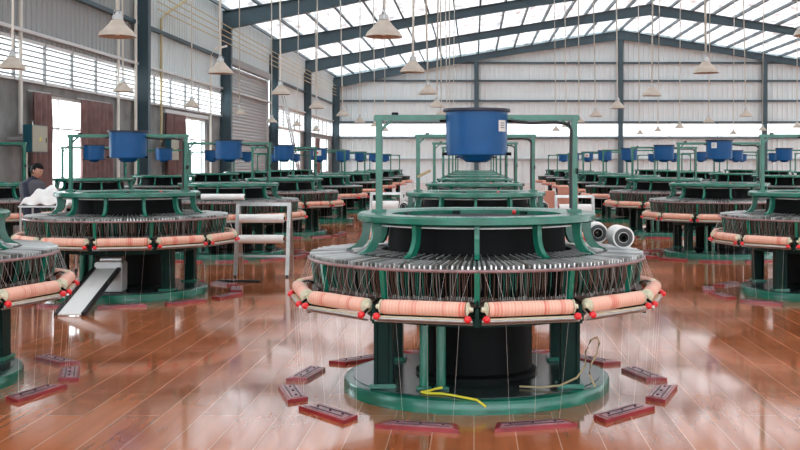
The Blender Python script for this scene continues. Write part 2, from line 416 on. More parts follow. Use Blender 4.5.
D = [8.2 + 5.7 * i for i in range(12)]          # row distances from the camera
COLS = {-8.9: ('leftmost column', 3, 9), -4.45: ('column left of centre', 1, 9), 0.02: ('centre column', 1, 8),
        4.45: ('column right of centre', 2, 9), 8.9: ('second column right of centre', 4, 9), 13.35: ('third column right of centre', 7, 9)}
ORD = ['', 'nearest', 'second', 'third', 'fourth', 'fifth', 'sixth', 'seventh', 'eighth', 'ninth', 'tenth']
full = make_loom(); far = make_far_loom()
used_full = used_far = False
LOOM = {}
for x, (cn, r0, r1) in COLS.items():
    for r in range(r0, r1 + 1):
        near = r <= 4
        if near: o = full if not used_full else copy_tree(full); used_full = True
        else: o = far if not used_far else copy_tree(far); used_far = True
        o.location = (x, D[r - 1], 0)
        n = r - r0 + 1
        if r == 1 and abs(x) < 1: lab = 'largest green circular loom in the middle, with blue tank and peach yarn rolls'
        elif r == 1: lab = 'green circular loom cut off by the left edge, closest on that side'
        else:
            lab = 'green loom with blue tank, %s in the %s' % ('closest' if n == 1 else ORD[n] + ' from the camera', cn)
        tag(o, lab, 'loom', 'circular looms standing in rows on the wooden floor')
        LOOM[(round(x), r)] = o

# paper stickers on a few tanks
def sticker(loom, ang, z, w, h, red=False):
    mb = MB(); R = .2365; n = 6; vs = []; fs = []
    for i in range(n + 1):
        a = ang + (i / n - .5) * w / R
        vs += [pol(R, a, z - h / 2), pol(R, a, z + h / 2), pol(R + .002, a, z - h / 2), pol(R + .002, a, z + h / 2)]
    for i in range(n):
        b = i * 4; fs += [(b + 2, b + 6, b + 7, b + 3), (b, b + 1, b + 5, b + 4), (b + 1, b + 3, b + 7, b + 5), (b, b + 4, b + 6, b + 2)]
    mb.add(vs, fs, PAPER)
    if red:
        a = ang; p = pol(R + .004, a, z); mb.bevbox(p, (w * .35, .003, h * .3), .001, RED, Matrix.Rotation(a, 3, 'Z'))
    else:
        for j in range(3):
            p = pol(R + .0035, ang - .03, z + h * (.25 - .2 * j)); mb.box(p, (w * .5, .0015, h * .06), BED, Matrix.Rotation(ang, 3, 'Z'))
    s = mb.build('paper_sticker', loom); s['label'] = 'white paper sticker on tank'
sticker(LOOM[(0, 1)], .95, 1.96, .09, .085)
sticker(LOOM[(4, 3)], -.62, 1.99, .10, .10)
sticker(LOOM[(-4, 5)], -.1, 1.95, .24, .16, True)
sticker(LOOM[(4, 7)], -.2, 1.95, .2, .16, True)

mb = MB().bevbox((.0, -.66, .29), (.34, .22, .36), .015, GALV); mb.tube([(-.10, -.70, .50), (.16, -.70, .50)], .06, STEEL, 16)
mb.build('motor_box', LOOM[(-4, 2)])['label'] = 'grey motor box behind the metal panel'
MB().bar((-.74, -.05, 1.50), (-.58, -.12, 1.58), .03, .03, TAN).build('wooden_handle', LOOM[(0, 2)])['label'] = 'pale wooden handle'
# cords on the nearest loom's deck
c = MB().tube([(-.24, -.70, .125), (-.29, -.72, .118), (-.33, -.76, .114), (-.38, -.79, .112), (-.34, -.83, .112), (-.24, -.84, .112), (-.16, -.90, .112), (-.08, -.95, .108), (.0, -.985, .10), (.06, -1.008, .06)], .008, YELLOW, 8).build('yellow_cord', LOOM[(0, 1)])
c['label'] = 'yellow cord trailing over base plate'
c = MB().tube([(.30, -.62, .115), (.45, -.66, .116), (.58, -.66, .13), (.70, -.64, .18), (.76, -.63, .26), (.765, -.62, .36), (.80, -.62, .44), (.845, -.62, .46), (.86, -.62, .42), (.84, -.62, .34), (.80, -.62, .27), (.79, -.62, .2), (.83, -.62, .112)], .007, TAN, 8).build('looped_cord', LOOM[(0, 1)])
c['label'] = 'tan cord looped against leg'

# ------------------------------------------------------------------ floor blocks round the looms
def make_block():
    root = empty('floor_block')
    mb = MB(); L1, L2, w, h = .275, .215, .075, .026      # mitred board: long outer edge, short inner edge
    a = [(-L1, -w), (L1, -w), (L2, w), (-L2, w)]
    vs = [(x, y, 0) for x, y in a] + [(x, y, h) for x, y in a]
    mb.add(vs, [(3, 2, 1, 0), (0, 1, 5, 4), (1, 2, 6, 5), (2, 3, 7, 6), (3, 0, 4, 7), (4, 5, 6, 7)], BLKRED)
    mb.build('board', root, smooth=False)
    mb = MB(); k = .86
    b = [(-L1 * k, -w * .74), (L1 * k, -w * .74), (L2 * k, w * .74), (-L2 * k, w * .74)]
    mb.add([(x, y, h) for x, y in b] + [(x, y, h + .004) for x, y in b], [(4, 5, 6, 7), (0, 1, 5, 4), (1, 2, 6, 5), (2, 3, 7, 6), (3, 0, 4, 7)], BLKTOP)
    for y in (-.035, .03): mb.box((0, y, h + .0055), (.40, .010, .003), STRIPE)
    for x in (-.15, 0, .15): mb.tube([(x, 0, h + .004), (x, 0, h + .012)], .009, STRIPE, 8)
    mb.build('rubber_top', root, smooth=False)
    return root
LOOM[(-4, 1)].location.x -= .05
proto = make_block(); first = True
NAMES = {(0, 1): 'largest loom', (-4, 1): 'loom cut off by the left edge', (-4, 2): 'second loom left of centre', (4, 2): 'nearest right-hand loom',
         (4, 3): 'second right-hand loom', (-4, 3): 'third loom left of centre', (0, 2): 'second centre loom', (4, 4): 'third right-hand loom', (-4, 4): 'fourth loom left of centre'}
POS = {0: 'front, just right of its middle', 11: 'front, just left of its middle', 1: 'front right corner', 10: 'front left corner', 2: 'right side, front one', 9: 'left side, front one',
       3: 'right side, back one', 8: 'left side, back one', 4: 'back right corner', 7: 'back left corner', 5: 'back, just right of its middle', 6: 'back, just left of its middle'}
SHOWB = {(0, 1): range(12), (-4, 1): [1, 2, 3, 4], (-4, 2): range(12), (4, 2): [0, 1, 11, 10, 9, 8, 7, 6], (4, 3): [0, 1, 2, 11, 10, 9, 8, 7],
         (-4, 3): [0, 1, 2, 3, 4, 10, 11], (-4, 4): [0, 1, 2, 3, 11], (4, 4): [0, 11, 10, 9, 8]}
WORN = random.Random(3)
for key, ks in SHOWB.items():
    L = LOOM[key]
    for k in ks:
        o = proto if first else copy_tree(proto); first = False
        a = (k + .5) * 2 * PI / 12; j = WORN.uniform
        rr = (1.375 if key != (-4, 1) else 1.33) + j(-.02, .03)
        if key == (-4, 1) and k == 1: a += .03
        o.location = L.location + pol(rr, a, 0); o.rotation_euler = (0, 0, a + j(-.09, .09))
        tag(o, 'red floor block by the %s, %s' % (NAMES[key], POS[k]), 'floor block', 'red blocks laid in rings round the looms')

# ------------------------------------------------------------------ building shell
XL, XR, RX = -11.5, 35.3, 11.9
YN, YF = -10.6, 88.0
ZE, ZR = 8.65, 12.5
def zroof(x): return ZR - abs(x - RX) * (ZR - ZE) / (RX - XL)
fl = struct(MB().box(((XL + XR) / 2, (YN + YF) / 2, -.1), (XR - XL, YF - YN, .2), floor_mat()).build('floor', smooth=False))

# roof sheet (two slopes, insulated translucent film over purlins)
def roof():
    mb = MB(); nx, ny = 32, 66
    for s in (0, 1):
        xa, xb = (XL, RX) if s == 0 else (RX, XR); vs = []; fs = []
        for i in range(nx + 1):
            for j in range(ny + 1):
                x = xa + (xb - xa) * i / nx; y = YN + (YF - YN) * j / ny
                sag = 0 if i % 2 == 0 else .10 + .05 * math.sin(j * 1.7 + i * 2.3)
                vs.append((x, y, zroof(x) - sag * .6 + .12))
        for i in range(nx):
            for j in range(ny):
                a = i * (ny + 1) + j; fs.append((a, a + 1, a + ny + 2, a + ny + 1))
        mb.add(vs, fs, ROOFM)
    return mb.build('ceiling', smooth=True, ang=60)
struct(roof())
FRAMES = [-10.2, 1.2, 13.2, 24.9, 36.6, 49.0, 60.7, 73.0, 87.6]
# purlins
np_ = 32
for i in range(np_ + 1):
    x = XL + .25 + (XR - XL - .5) * i / np_; z = zroof(x)
    mb = MB(); s = 1 if x < RX else -1; ang = -math.atan((ZR - ZE) / (RX - XL)) * s
    M = Matrix.Rotation(ang, 3, 'Y')
    mb.box((x, (YN + YF) / 2, z - .02), (.035, YF - YN, .2), BEAM, M); mb.box((x + .04, (YN + YF) / 2, z - .115), (.10, YF - YN, .02), BEAM, M)
    struct(mb.build('purlin', smooth=False))
def rafter(Y):
    for s in (0, 1):
        xe = XL + .1 if s == 0 else XR - .1; mb = MB(); n = 14
        def prof(t):          # depth tapers from haunch at the eave to the ridge
            return .86 - .34 * min(1, t / .35) + (.22 * max(0, (t - .65) / .35))
        for (off, w, kind) in ((0, .03, 'web'), (0, .30, 'top'), (0, .30, 'bot')):
            vs = []; fs = []
            for i in range(n + 1):
                t = i / n; x = xe + (RX - xe) * t; zt = zroof(x) - .14; zb = zt - prof(t)
                a, b = {'web': (zt, zb), 'top': (zt, zt - .03), 'bot': (zb + .03, zb)}[kind]
                vs += [(x, Y - w / 2, a), (x, Y + w / 2, a), (x, Y + w / 2, b), (x, Y - w / 2, b)]
            for i in range(n):
                for k in range(4): fs.append((i * 4 + k, i * 4 + (k + 1) % 4, (i + 1) * 4 + (k + 1) % 4, (i + 1) * 4 + k))
            fs += [(3, 2, 1, 0), (n * 4, n * 4 + 1, n * 4 + 2, n * 4 + 3)]
            mb.add(vs, fs, BEAM)
        for i in (3, 7, 11):
            t = i / 14; x = xe + (RX - xe) * t; z = zroof(x) - .14 - prof(t)
            mb.bar((x, Y, z + .1), (x, Y + .9, zroof(x) - .12), .05, .05, BEAM)
        struct(mb.build('rafter', smooth=False))
for Y in FRAMES: rafter(Y)
def icolumn(x, y, h, w, d, alongx=True):
    mb = MB()
    mb.box((x, y, h / 2), (.03, d, h) if not alongx else (w, .03, h), BEAM)
    if alongx:
        for s in (-1, 1): mb.box((x + s * w / 2, y, h / 2), (.03, d, h), BEAM)
    else:
        for s in (-1, 1): mb.box((x, y + s * d / 2, h / 2), (w, .03, h), BEAM)
    mb.box((x, y, .015), (w + .16, d + .16, .03), BEAM)
    return struct(mb.build('steel_column', smooth=False))
for Y in FRAMES[:-1]:
    icolumn(XL + .27, Y, 7.75, .44, .30); icolumn(XR - .27, Y, 7.75, .44, .30)
icolumn(XL + .32, 87.55, 7.75, .55, .30)
for X in (0.2, 11.9, 23.6): icolumn(X, 87.72, zroof(X) - .75, .36, .36, False)

# corrugated cladding helper: vertical ribs
def clad(name, a, b, z0, ztop, m, pitch, depth, inward):
    """a,b: (x,y) ends; ztop: function or number; inward normal"""
    a = Vector((*a, 0)); b = Vector((*b, 0)); L = (b - a).length; d = (b - a) / L; n = Vector((*inward, 0))
    zt = ztop if callable(ztop) else (lambda p: ztop)
    us = []; N_ = max(1, int(L / pitch)); p = L / N_
    for i in range(N_): us += [(i * p, 0), (i * p + p * .70, 0), (i * p + p * .78, depth), (i * p + p * .92, depth)]
    us.append((L, 0)); vs = []; fs = []
    for u, o in us:
        q = a + d * u + n * o; vs += [(q.x, q.y, z0), (q.x, q.y, zt(q))]
    for i in range(len(us) - 1): fs.append((2 * i, 2 * i + 2, 2 * i + 3, 2 * i + 1))
    return MB().add(vs, fs, m).build(name, smooth=False)

# far wall
bw = clad('wall_back', (XL, YF), (XR, YF), 4.87, lambda q: zroof(q.x) + .1, CLAD, .40, .05, (0, -1)); struct(bw)
wl = clad('wall_back', (XL, YF), (XR, YF), 0, 3.72, CLAD, .40, .05, (0, -1)); struct(wl)
for j, z in enumerate((3.66, 4.93, 6.66, 8.29, 9.75, 1.9)):
    hw = XR - XL
    xa, xb = (XL, XR)
    if z > ZE: k = (z - ZE) / (ZR - ZE) * (RX - XL); xa, xb = XL + k, XR - k
    struct(MB().box(((xa + xb) / 2, YF - .16, z), (xb - xa, .14, .14), BEAM if z != 1.9 else CLADG).build('girt', smooth=False))
def band(name, a, b, z0, z1, inward, step=2.0, louv=6):
    a = Vector((*a, 0)); b = Vector((*b, 0)); L = (b - a).length; d = (b - a) / L; n = Vector((*inward, 0))
    ang = math.atan2(d.y, d.x); M = Matrix.Rotation(ang, 3, 'Z'); mb = MB(); c = (a + b) / 2
    for z in (z0 + .04, z1 - .04): mb.box(c + n * .03 + Vector((0, 0, z)), (L, .10, .08), WFRAME, M)
    k = max(1, round(L / step))
    for i in range(k + 1): mb.box(a + d * (L * i / k) + n * .05 + Vector((0, 0, (z0 + z1) / 2)), (.055, .08, z1 - z0), CLADG, M)
    for i in range(1, louv + 1): mb.box(c + n * .03 + Vector((0, 0, z0 + (z1 - z0) * i / (louv + 1))), (L, .05, .045), CLADG, M)
    root = mb.build(name, smooth=False); struct(root)
    p = MB().box(c + Vector((0, 0, (z0 + z1) / 2)), (L, .012, z1 - z0), FROST, M).build('pane', root, smooth=False)
    return root
W = 1
band('window_%d' % W, (XL + .3, YF), (XR, YF), 3.74, 4.86, (0, -1), 3.9, 0); W += 1

# left wall bays
mb = MB(); DPT = .24
def wbox(y0, y1, z0, z1): mb.box((XL - DPT / 2, (y0 + y1) / 2, (z0 + z1) / 2), (DPT, y1 - y0, z1 - z0), CONC)
openings = []
bays = [(-10.6, 1.2), (1.2, 13.2), (13.2, 24.9), (24.9, 36.6), (36.6, 49.0), (49.0, 60.7), (60.7, 73.0), (73.0, 88.0)]
for i, (y0, y1) in enumerate(bays):
    if i == 5: op = [(y0 + .5, y1 - .5, 0, 6.25)]
    elif i == 6: op = [(y0 + 1.6, y1 - 1.2, .0, 3.72)]
    elif i == 4: op = [(40.2, 46.4, .9, 3.5)]
    elif i == 3: op = [(28.15, 33.9, .9, 3.5)]
    elif i == 7: op = [(76, 85.5, .9, 3.5)]
    else: op = [(y0 + 2.8, y1 - 2.8, .9, 3.5)]
    o = op[0]; openings.append(o)
    wbox(y0, o[0], 0, 3.74); wbox(o[1], y1, 0, 3.74)
    if o[2] > 0: wbox(o[0], o[1], 0, o[2])
    if o[3] < 3.74: wbox(o[0], o[1], o[3], 3.74)
struct(mb.build('wall_left', smooth=False))
for i, (y0, y1) in enumerate(bays):
    mm = CLADG if i in (3,) else CLAD
    zc0 = 4.84
    if i == 5: zc0 = 6.25
    struct(clad('wall_left', (XL, y1), (XL, y0), zc0, ZE + .1, mm, .34, .035, (1, 0)))
    if i != 5:
        band('window_%d' % W, (XL, y1), (XL, y0), 3.74, 4.84, (1, 0), 2.05, 7 if i == 3 else 5); W += 1
    struct(MB().box((XL + .10, (y0 + y1) / 2, 6.4), (.14, y1 - y0, .13), BEAM).build('girt', smooth=False))
    struct(MB().box((XL + .09, (y0 + y1) / 2, 5.02), (.12, y1 - y0, .09), WFRAME).build('girt', smooth=False))
# windows
for i, o in enumerate(openings):
    if i == 5: continue
    y0, y1, z0, z1 = o; x = XL - .10; mb = MB()
    for z in (z0 + .04, z1 - .04): mb.box((x, (y0 + y1) / 2, z), (.09, y1 - y0, .08), WFRAME)
    k = 3 if i != 6 else 4
    for j in range(k + 1): mb.box((x, y0 + .03 + (y1 - y0 - .06) * j / k, (z0 + z1) / 2), (.08, .06, z1 - z0), WFRAME)
    mb.box((x, (y0 + y1) / 2, z0 + (z1 - z0) * .66), (.07, y1 - y0, .05), WFRAME)
    r = mb.build('window_%d' % W, smooth=False); W += 1; struct(r)
    MB().box((x, (y0 + y1) / 2, (z0 + z1) / 2), (.006, y1 - y0 - .1, z1 - z0 - .1), GLASS).build('pane', r, smooth=False)
    if i in (3, 4):       # white reveal round the openings
        mb = MB()
        mb.box((XL + .03, (y0 + y1) / 2, z1 + .09), (.06, y1 - y0 + .3, .14), WFRAME); mb.box((XL + .03, y0 - .09, (z0 + z1) / 2), (.06, .14, z1 - z0), WFRAME)
        if i == 4: struct(mb.build('trim_1', smooth=False))
# roller shutter
y0, y1, _, z1 = openings[5]; vs = []; fs = []; n = 78
for i in range(n + 1):
    z = z1 * i / n; vs += [(XL - .06 + (.035 if i % 2 else 0), y0, z), (XL - .06 + (.035 if i % 2 else 0), y1, z)]
for i in range(n): fs.append((2 * i, 2 * i + 1, 2 * i + 3, 2 * i + 2))
d = struct(MB().add(vs, fs, SHUT).build('door_1', smooth=False))
gd = MB()
for y in (y0, y1): gd.box((XL + .0, y, z1 / 2), (.1, .12, z1), WFRAME)
gd.box((XL + .12, (y0 + y1) / 2, z1 + .15), (.3, y1 - y0, .32), CLADG); gd.build('shutter_guide', d, smooth=False)
# right wall and wall behind the camera
mb = MB()
for z, h in ((.3, .6), (3.6, .3)): mb.box((XR + .12, (YN + YF) / 2, z), (.24, YF - YN, h), PLW)
for k in range(17): mb.box((XR + .12, YN + (YF - YN) * k / 16, 1.9), (.24, .9, 3.2), PLW)
struct(mb.build('wall_right', smooth=False))
for k in range(16):  # unseen side windows, added so more daylight reaches the hall
    y0 = YN + (YF - YN) * k / 16 + .45; y1 = YN + (YF - YN) * (k + 1) / 16 - .45
    mb = MB()
    for z in (.64, 3.41): mb.box((XR + .1, (y0 + y1) / 2, z), (.08, y1 - y0, .08), WFRAME)
    for j in range(4): mb.box((XR + .1, y0 + .03 + (y1 - y0 - .06) * j / 3, 2.02), (.08, .06, 2.8), WFRAME)
    r = struct(mb.build('window_%d' % W, smooth=False)); W += 1
    MB().box((XR + .1, (y0 + y1) / 2, 2.02), (.006, y1 - y0, 2.8), GLASS).build('pane', r, smooth=False)
struct(clad('wall_right', (XR, YN), (XR, YF), 4.84, ZE + .1, CLAD, .5, .05, (-1, 0)))
band('window_%d' % W, (XR, YN), (XR, YF), 3.74, 4.84, (-1, 0), 3.0, 0); W += 1
struct(clad('wall_front', (XR, YN), (XL, YN), 5.6, lambda q: zroof(q.x) + .1, CLAD, .6, .06, (0, 1)))
mb = MB().box(((XL + XR) / 2, YN + .05, .2), (XR - XL, .2, .4), PLW)
for k in range(13): mb.box((XL + (XR - XL) * k / 12, YN + .05, 3.0), (.35, .2, 5.4), PLW)
struct(mb.build('wall_front', smooth=False))
for k in range(12):      # tall glazing behind the camera, unseen, added to light the hall from the front
    x0 = XL + (XR - XL) * k / 12 + .18; x1 = XL + (XR - XL) * (k + 1) / 12 - .18; mb = MB()
    for z in (.45, 3.0, 5.55): mb.box(((x0 + x1) / 2, YN + .05, z), (x1 - x0, .08, .1), WFRAME)
    r = struct(mb.build('window_%d' % W, smooth=False)); W += 1
    MB().box(((x0 + x1) / 2, YN + .05, 3.0), (x1 - x0, .006, 5.1), GLASS).build('pane', r, smooth=False)

# curtains
def curtain(y0, y1, z0, z1, label):
    n = 110; vs = []; fs = []; rows = 10; ph = random.uniform(0, 6)
    for j in range(rows + 1):
        for i in range(n + 1):
            t = i / n; y = y0 + (y1 - y0) * t; z = z1 + (z0 - z1) * j / rows; amp = .06 + .03 * j / rows
            vs.append((XL + .14 + amp * math.sin(t * (y1 - y0) * 17 + ph + .4 * math.sin(j * .8 + t * 9)), y + .02 * math.sin(j + t * 20), z))
    for j in range(rows):
        for i in range(n):
            a = j * (n + 1) + i; fs.append((a, a + 1, a + n + 2, a + n + 1))
    root = empty('curtain', (0, 0, 0))
    mb = MB().add(vs, fs, CURT); o = mb.build('cloth', root, ang=80)
    so = o.modifiers.new('thick', 'SOLIDIFY'); so.thickness = .008
    MB().tube([(XL + .06, y0 - .1, z1 + .03), (XL + .06, y1 + .1, z1 + .03)], .018, STEEL, 8).build('curtain_rail', root)
    tag(root, label, 'curtain', 'brown curtains on the left wall windows')
curtain(27.75, 29.05, .5, 3.5, 'brown curtain beside the nearer teal electrical cabinet')
curtain(31.25, 33.8, .5, 3.5, 'wide brown curtain right of the bright window, behind the blue tank')
curtain(39.8, 42.6, .5, 3.5, 'brown curtain beyond the dark steel column, at the second window')
curtain(77.5, 79.5, .5, 3.4, 'small far brown curtain near the back corner')

# electrical cabinets
def cabinet(y, z0, h, w, label):
    root = empty('electrical_cabinet', (XL + .56, y + w / 2, z0))
    MB().box((-.335, -w * .38, h / 2), (.44, .03, h * .12), GALV).build('wall_bracket', root)
    MB().bevbox((0, 0, h / 2), (.22, w, h), .01, TEAL).build('body', root)
    d = MB().bevbox((.118, 0, h / 2), (.02, w * .97, h * .95), .005, BEIGE).build('door', root)
    MB().box((.133, w * .38, h * .45), (.012, .03, .12), BLACK).build('handle', d)
    tri = MB(); s = .07
    tri.add([(.129, -s, h * .5 - s * .7), (.129, s, h * .5 - s * .7), (.129, 0, h * .5 + s), (.131, -s, h * .5 - s * .7), (.131, s, h * .5 - s * .7), (.131, 0, h * .5 + s)], [(3, 4, 5), (0, 2, 1), (0, 1, 4, 3), (1, 2, 5, 4), (2, 0, 3, 5)], YELLOW)
    t = tri.build('warning_mark', d); t['label'] = 'yellow warning mark'
    tag(root, label, 'electrical cabinet')
cabinet(26.45, 1.93, .68, .95, 'teal and beige electrical cabinet on the plaster wall above the worker')
cabinet(38.6, 1.75, .85, 1.0, 'second teal and beige electrical cabinet, beyond the dark steel column')

# wall conduits
def pipe(name, pts, r, m, label, cat='pipe', group=None):
    o = MB().tube(pts, r, m, 8).build(name); tag(o, label, cat, group); return o
pipe('conduit', [(XL + .1, 27.15, 2.4), (XL + .1, 27.15, 8.2)], .055, CREAMP, 'cream vertical conduit rising from the top of the nearer electrical cabinet')
pipe('conduit', [(XL + .1, 27.45, .0), (XL + .1, 27.45, 2.2)], .055, CREAMP, 'short cream conduit below the nearer electrical cabinet')
pipe('conduit', [(XL + .1, 34.6, .0), (XL + .1, 34.6, 8.2)], .05, CREAMP, 'cream vertical conduit right of the wide brown curtain')
pipe('conduit', [(XL + .14, 36.25, .0), (XL + .14, 36.25, 8.2)], .06, CREAMP, 'cream vertical conduit against the dark steel column')
pipe('conduit', [(XL + .12, 39.3, 2.4), (XL + .12, 39.3, 6.9), (XL + .16, 39.9, 7.2), (XL + .45, 41.5, 7.9)], .05, YELP, 'bent conduit rising from the second electrical cabinet towards the roof')
pipe('conduit', [(XL + .12, 46.65, .0), (XL + .12, 46.65, 6.3), (XL + .25, 46.9, 6.6), (XL + .6, 47.6, 6.8)], .05, CREAMP, 'cream bent conduit right of the second window band')
for i, z in enumerate((7.75, 7.5, 7.25, 7.0)):
    pipe('cable_run', [(XL + .525, 37.5, z), (XL + .525, 60, z - .03), (XL + .525, 86, z)], .022, YELP,
         'yellow cable run high along the left wall, %s of four' % ['topmost', 'second', 'third', 'lowest'][i], 'cable', 'yellow cable runs')

# ladder by the bright doorway
def ladder():
    a0, a1 = Vector((-9.75, 61.2, 0)), Vector((-11.1, 61.9, 6.1)); w = Vector((0, .75, 0)); root = empty('ladder', a0)
    for s in (0, 1): MB().bar(a0 - a0 + w * s, a1 - a0 + w * s, .06, .09, WFRAME).build('side_rail', root)
    for i in range(14):
        p = (a1 - a0) * ((i + .7) / 14.5); MB().tube([p, p + w], .03, GALV, 6).build('rung', root)
    tag(root, 'tall pale metal ladder leaning on the far left wall', 'ladder')
ladder()

# ------------------------------------------------------------------ pendant lamps
def make_lamp():
    root = empty('pendant_lamp')
    MB().lathe([(.045, .20), (.07, .19), (.10, .15), (.15, .095), (.20, .05), (.222, .0), (.228, -.006), (.216, -.002), (.19, .045), (.14, .088), (.09, .14), (.05, .18)], SHADE, 28).build('lamp_shade', root)
    MB().lathe([(0, .30), (.022, .30), (.03, .27), (.055, .26), (.06, .20), (.045, .19), (0, .19)], GALV, 16).build('socket', root)
    MB().tube([(-.05, 0, .22), (-.04, 0, .30), (0, 0, .335), (.04, 0, .30), (.05, 0, .22)], .008, GALV, 6).build('hanger', root)
    MB().lathe([(0, .0), (.03, .01), (.045, .05), (.03, .10), (.02, .16), (.0, .17)], BULB, 14).build('bulb', root)
    return root
LAMPC = [(-7.78, 'far left row', 1, 7), (-4.45, 'left row', 0, 7), (-1.07, 'centre row', 0, 7), (4.1, 'right row', 0, 7), (9.2, 'far right row', 4, 8), (14.4, 'outermost right row', 6, 8)]
lamp0 = make_lamp(); first = True; ZL = 3.24
for x, nm, k0, k1 in LAMPC:
    for k in range(k0, k1 + 1):
        y = 13.1 + 5.85 * k - (.8 if x < -7 else 0); o = lamp0 if first else copy_tree(lamp0); first = False
        x2 = x + random.uniform(-.03, .03) + (.1 if k == 0 and x < -4 else 0); o.location = (x2, y, ZL + random.uniform(-.03, .03)); o.rotation_euler = (random.uniform(-.015, .015), random.uniform(-.02, .02), random.uniform(0, 6))
        # rod up to the roof (its own length per lamp)
        h = zroof(x2) - o.location.z - .05
        rd = MB().tube([(0, 0, .32), (0, 0, h)], .02, CREAMP, 6).build('rod', o)
        n = k - k0 + 1
        tag(o, 'beige cone lamp on a long rod, %s in the %s' % ('closest' if n == 1 else ORD[n] + ' from the camera', nm), 'lamp', 'pendant lamps hanging from the roof')

# ------------------------------------------------------------------ loose rolls, racks, panel
def film_roll(loc, L, r, rz, label, group='white rolls of film', tilt=0):
    root = empty('film_roll', loc, rz); root.rotation_euler = (0, tilt, rz)
    M = Matrix.Rotation(PI / 2, 3, 'Y')
    MB().lathe([(r * .42, -L / 2), (r * .96, -L / 2), (r, -L / 2 + .006), (r, L / 2 - .006), (r * .96, L / 2), (r * .42, L / 2)], WHITE, 28, M=M).build('film', root)
    MB().lathe([(r * .22, -L / 2 - .012), (r * .43, -L / 2 - .012), (r * .43, L / 2 + .012), (r * .22, L / 2 + .012)], BLACK, 20, M=M, closed=True).build('core', root)
    MB().lathe([(r * .5, -L / 2 - .004), (r * .84, -L / 2 - .004), (r * .84, -L / 2 + .004), (r * .5, -L / 2 + .004)], BED, 24, M=M, closed=True).build('end_ring', root)
    tag(root, label, 'roll', group)
film_roll((1.11, 8.20 + .02, 1.124), .26, .083, PI / 2 + .08, 'white roll lying end-on on the largest loom, nearer of the two at its right')
film_roll((1.00, 8.78, 1.120), .26, .080, PI / 2 - .05, 'white roll lying end-on on the largest loom, farther of the two at its right')
film_roll((.93, 14.45, 1.10), .26, .06, PI / 2, 'white roll lying end-on at the right of the second centre loom')
film_roll((-.93, 14.40, 1.10), .26, .06, PI / 2, 'white roll lying end-on at the left of the second centre loom')
film_roll((.33, 12.83, 1.088), .62, .048, .0, 'long white roll lying across the front of the second centre loom')
film_roll((-4.30, 18.50, 1.092), .74, .052, .0, 'long white roll on the third loom left of centre')

def rack(loc, w, h, rz, label, nroll=2, rr=.062):
    root = empty('roll_rack', loc, rz); fm = MB()
    for s in (-1, 1):
        fm.bar((s * w / 2, -.24, 0), (s * w / 2, -.02, h), .055, .05, STEEL); fm.bar((s * w / 2, .24, 0), (s * w / 2, .02, h), .055, .05, STEEL)
        fm.bar((s * w / 2, -.17, .30), (s * w / 2, .17, .30), .03, .03, STEEL)
    fm.bar((-w / 2 - .02, 0, h), (w / 2 + .02, 0, h), .05, .05, STEEL); fm.bar((-w / 2, -.17, .30), (w / 2, -.17, .30), .03, .03, STEEL)
    fm.build('frame', root, smooth=False)
    for s in (-1, 1):
        for y in (-.245, .245): MB().bevbox((s * w / 2, y, .015), (.05, .06, .03), .006, RUBBER).build('foot', root)
    tag(root, label, 'rack')
    for i in range(nroll):
        z = h - .14 - rr - i * (.24 if rr > .1 else .30); q = 'upper' if i == 0 else 'lower'
        p = Matrix.Rotation(rz, 3, 'Z') @ Vector((0, -.24 + .04 * (1 - i), 0))
        film_roll((loc[0] + p.x, loc[1] + p.y, z), w * .86, rr, rz, '%s white roll held by the %s' % (q, label.split(',')[0]))
rack((-3.13, 16.1, 0), .76, 1.06, .02, 'steel A-frame rack between the left looms, on open floor')
rack((1.95, 21.0, 0), .72, 1.02, 0, 'steel rack right of the centre column, behind the largest loom', rr=.11)
rack((-1.75, 21.6, 0), .60, 1.06, 0, 'steel rack left of the centre column, behind the largest loom', rr=.11)

def carton(x, y, s, label, n=1):
    root = empty('carton', (x, y, 0)); MB().bevbox((0, 0, s[2] / 2), s, .01, CARD).build('box', root)
    MB().box((0, -.0, s[2] + .001), (.06, s[1], .003), CREAM).build('tape', root); tag(root, label, 'box')
carton(2.45, 28.2, (.5, .5, 1.05), 'tall peach carton standing past the steel rack right of centre')
carton(1.95, 29.6, (.5, .5, .9), 'shorter peach carton behind the tall peach carton')

# leaning metal panel at the second left loom
def panel():
    root = empty('metal_panel', (0, 0, 0)); a = Vector((-4.84, 12.05, .0)); b = Vector((-4.62, 12.72, .52))
    foot = Vector((-4.44, 11.85, .014)); top = Vector((-4.47, 13.18, .40)); d = (top - foot).normalized()
    s = Vector((1, 0, 0)); nrm = d.cross(s).normalized() * -1; s = nrm.cross(d).normalized()
    M = Matrix((s, d, nrm)).transposed(); c = (foot + top) / 2; L = (top - foot).length
    MB().bevbox(c, (.26, L, .02), .004, PAPER, M).build('sheet', root)
    for q in (-1, 1): MB().bevbox(c + s * q * .15, (.05, L, .045), .006, RUBBER, M).build('edge_strip', root)
    tag(root, 'silver metal panel with black edges leaning on the second loom left of centre', 'panel')
panel()
def pedal(loc, rz, L, label):
    root = empty('foot_bar', loc, rz); MB().bevbox((0, 0, .022), (L, .07, .03), .006, RUBBER).build('bar', root)
    MB().bevbox((-L / 2 + .05, 0, .01), (.06, .12, .02), .004, BLACK).build('foot', root); tag(root, label, 'bar')
pedal((-3.30, 15.15, .0), -.05, .62, 'black bar on the floor near the A-frame rack')
pedal((-4.62, 10.3, .0), -.35, .45, 'black bar on the floor behind the loom cut off by left edge')

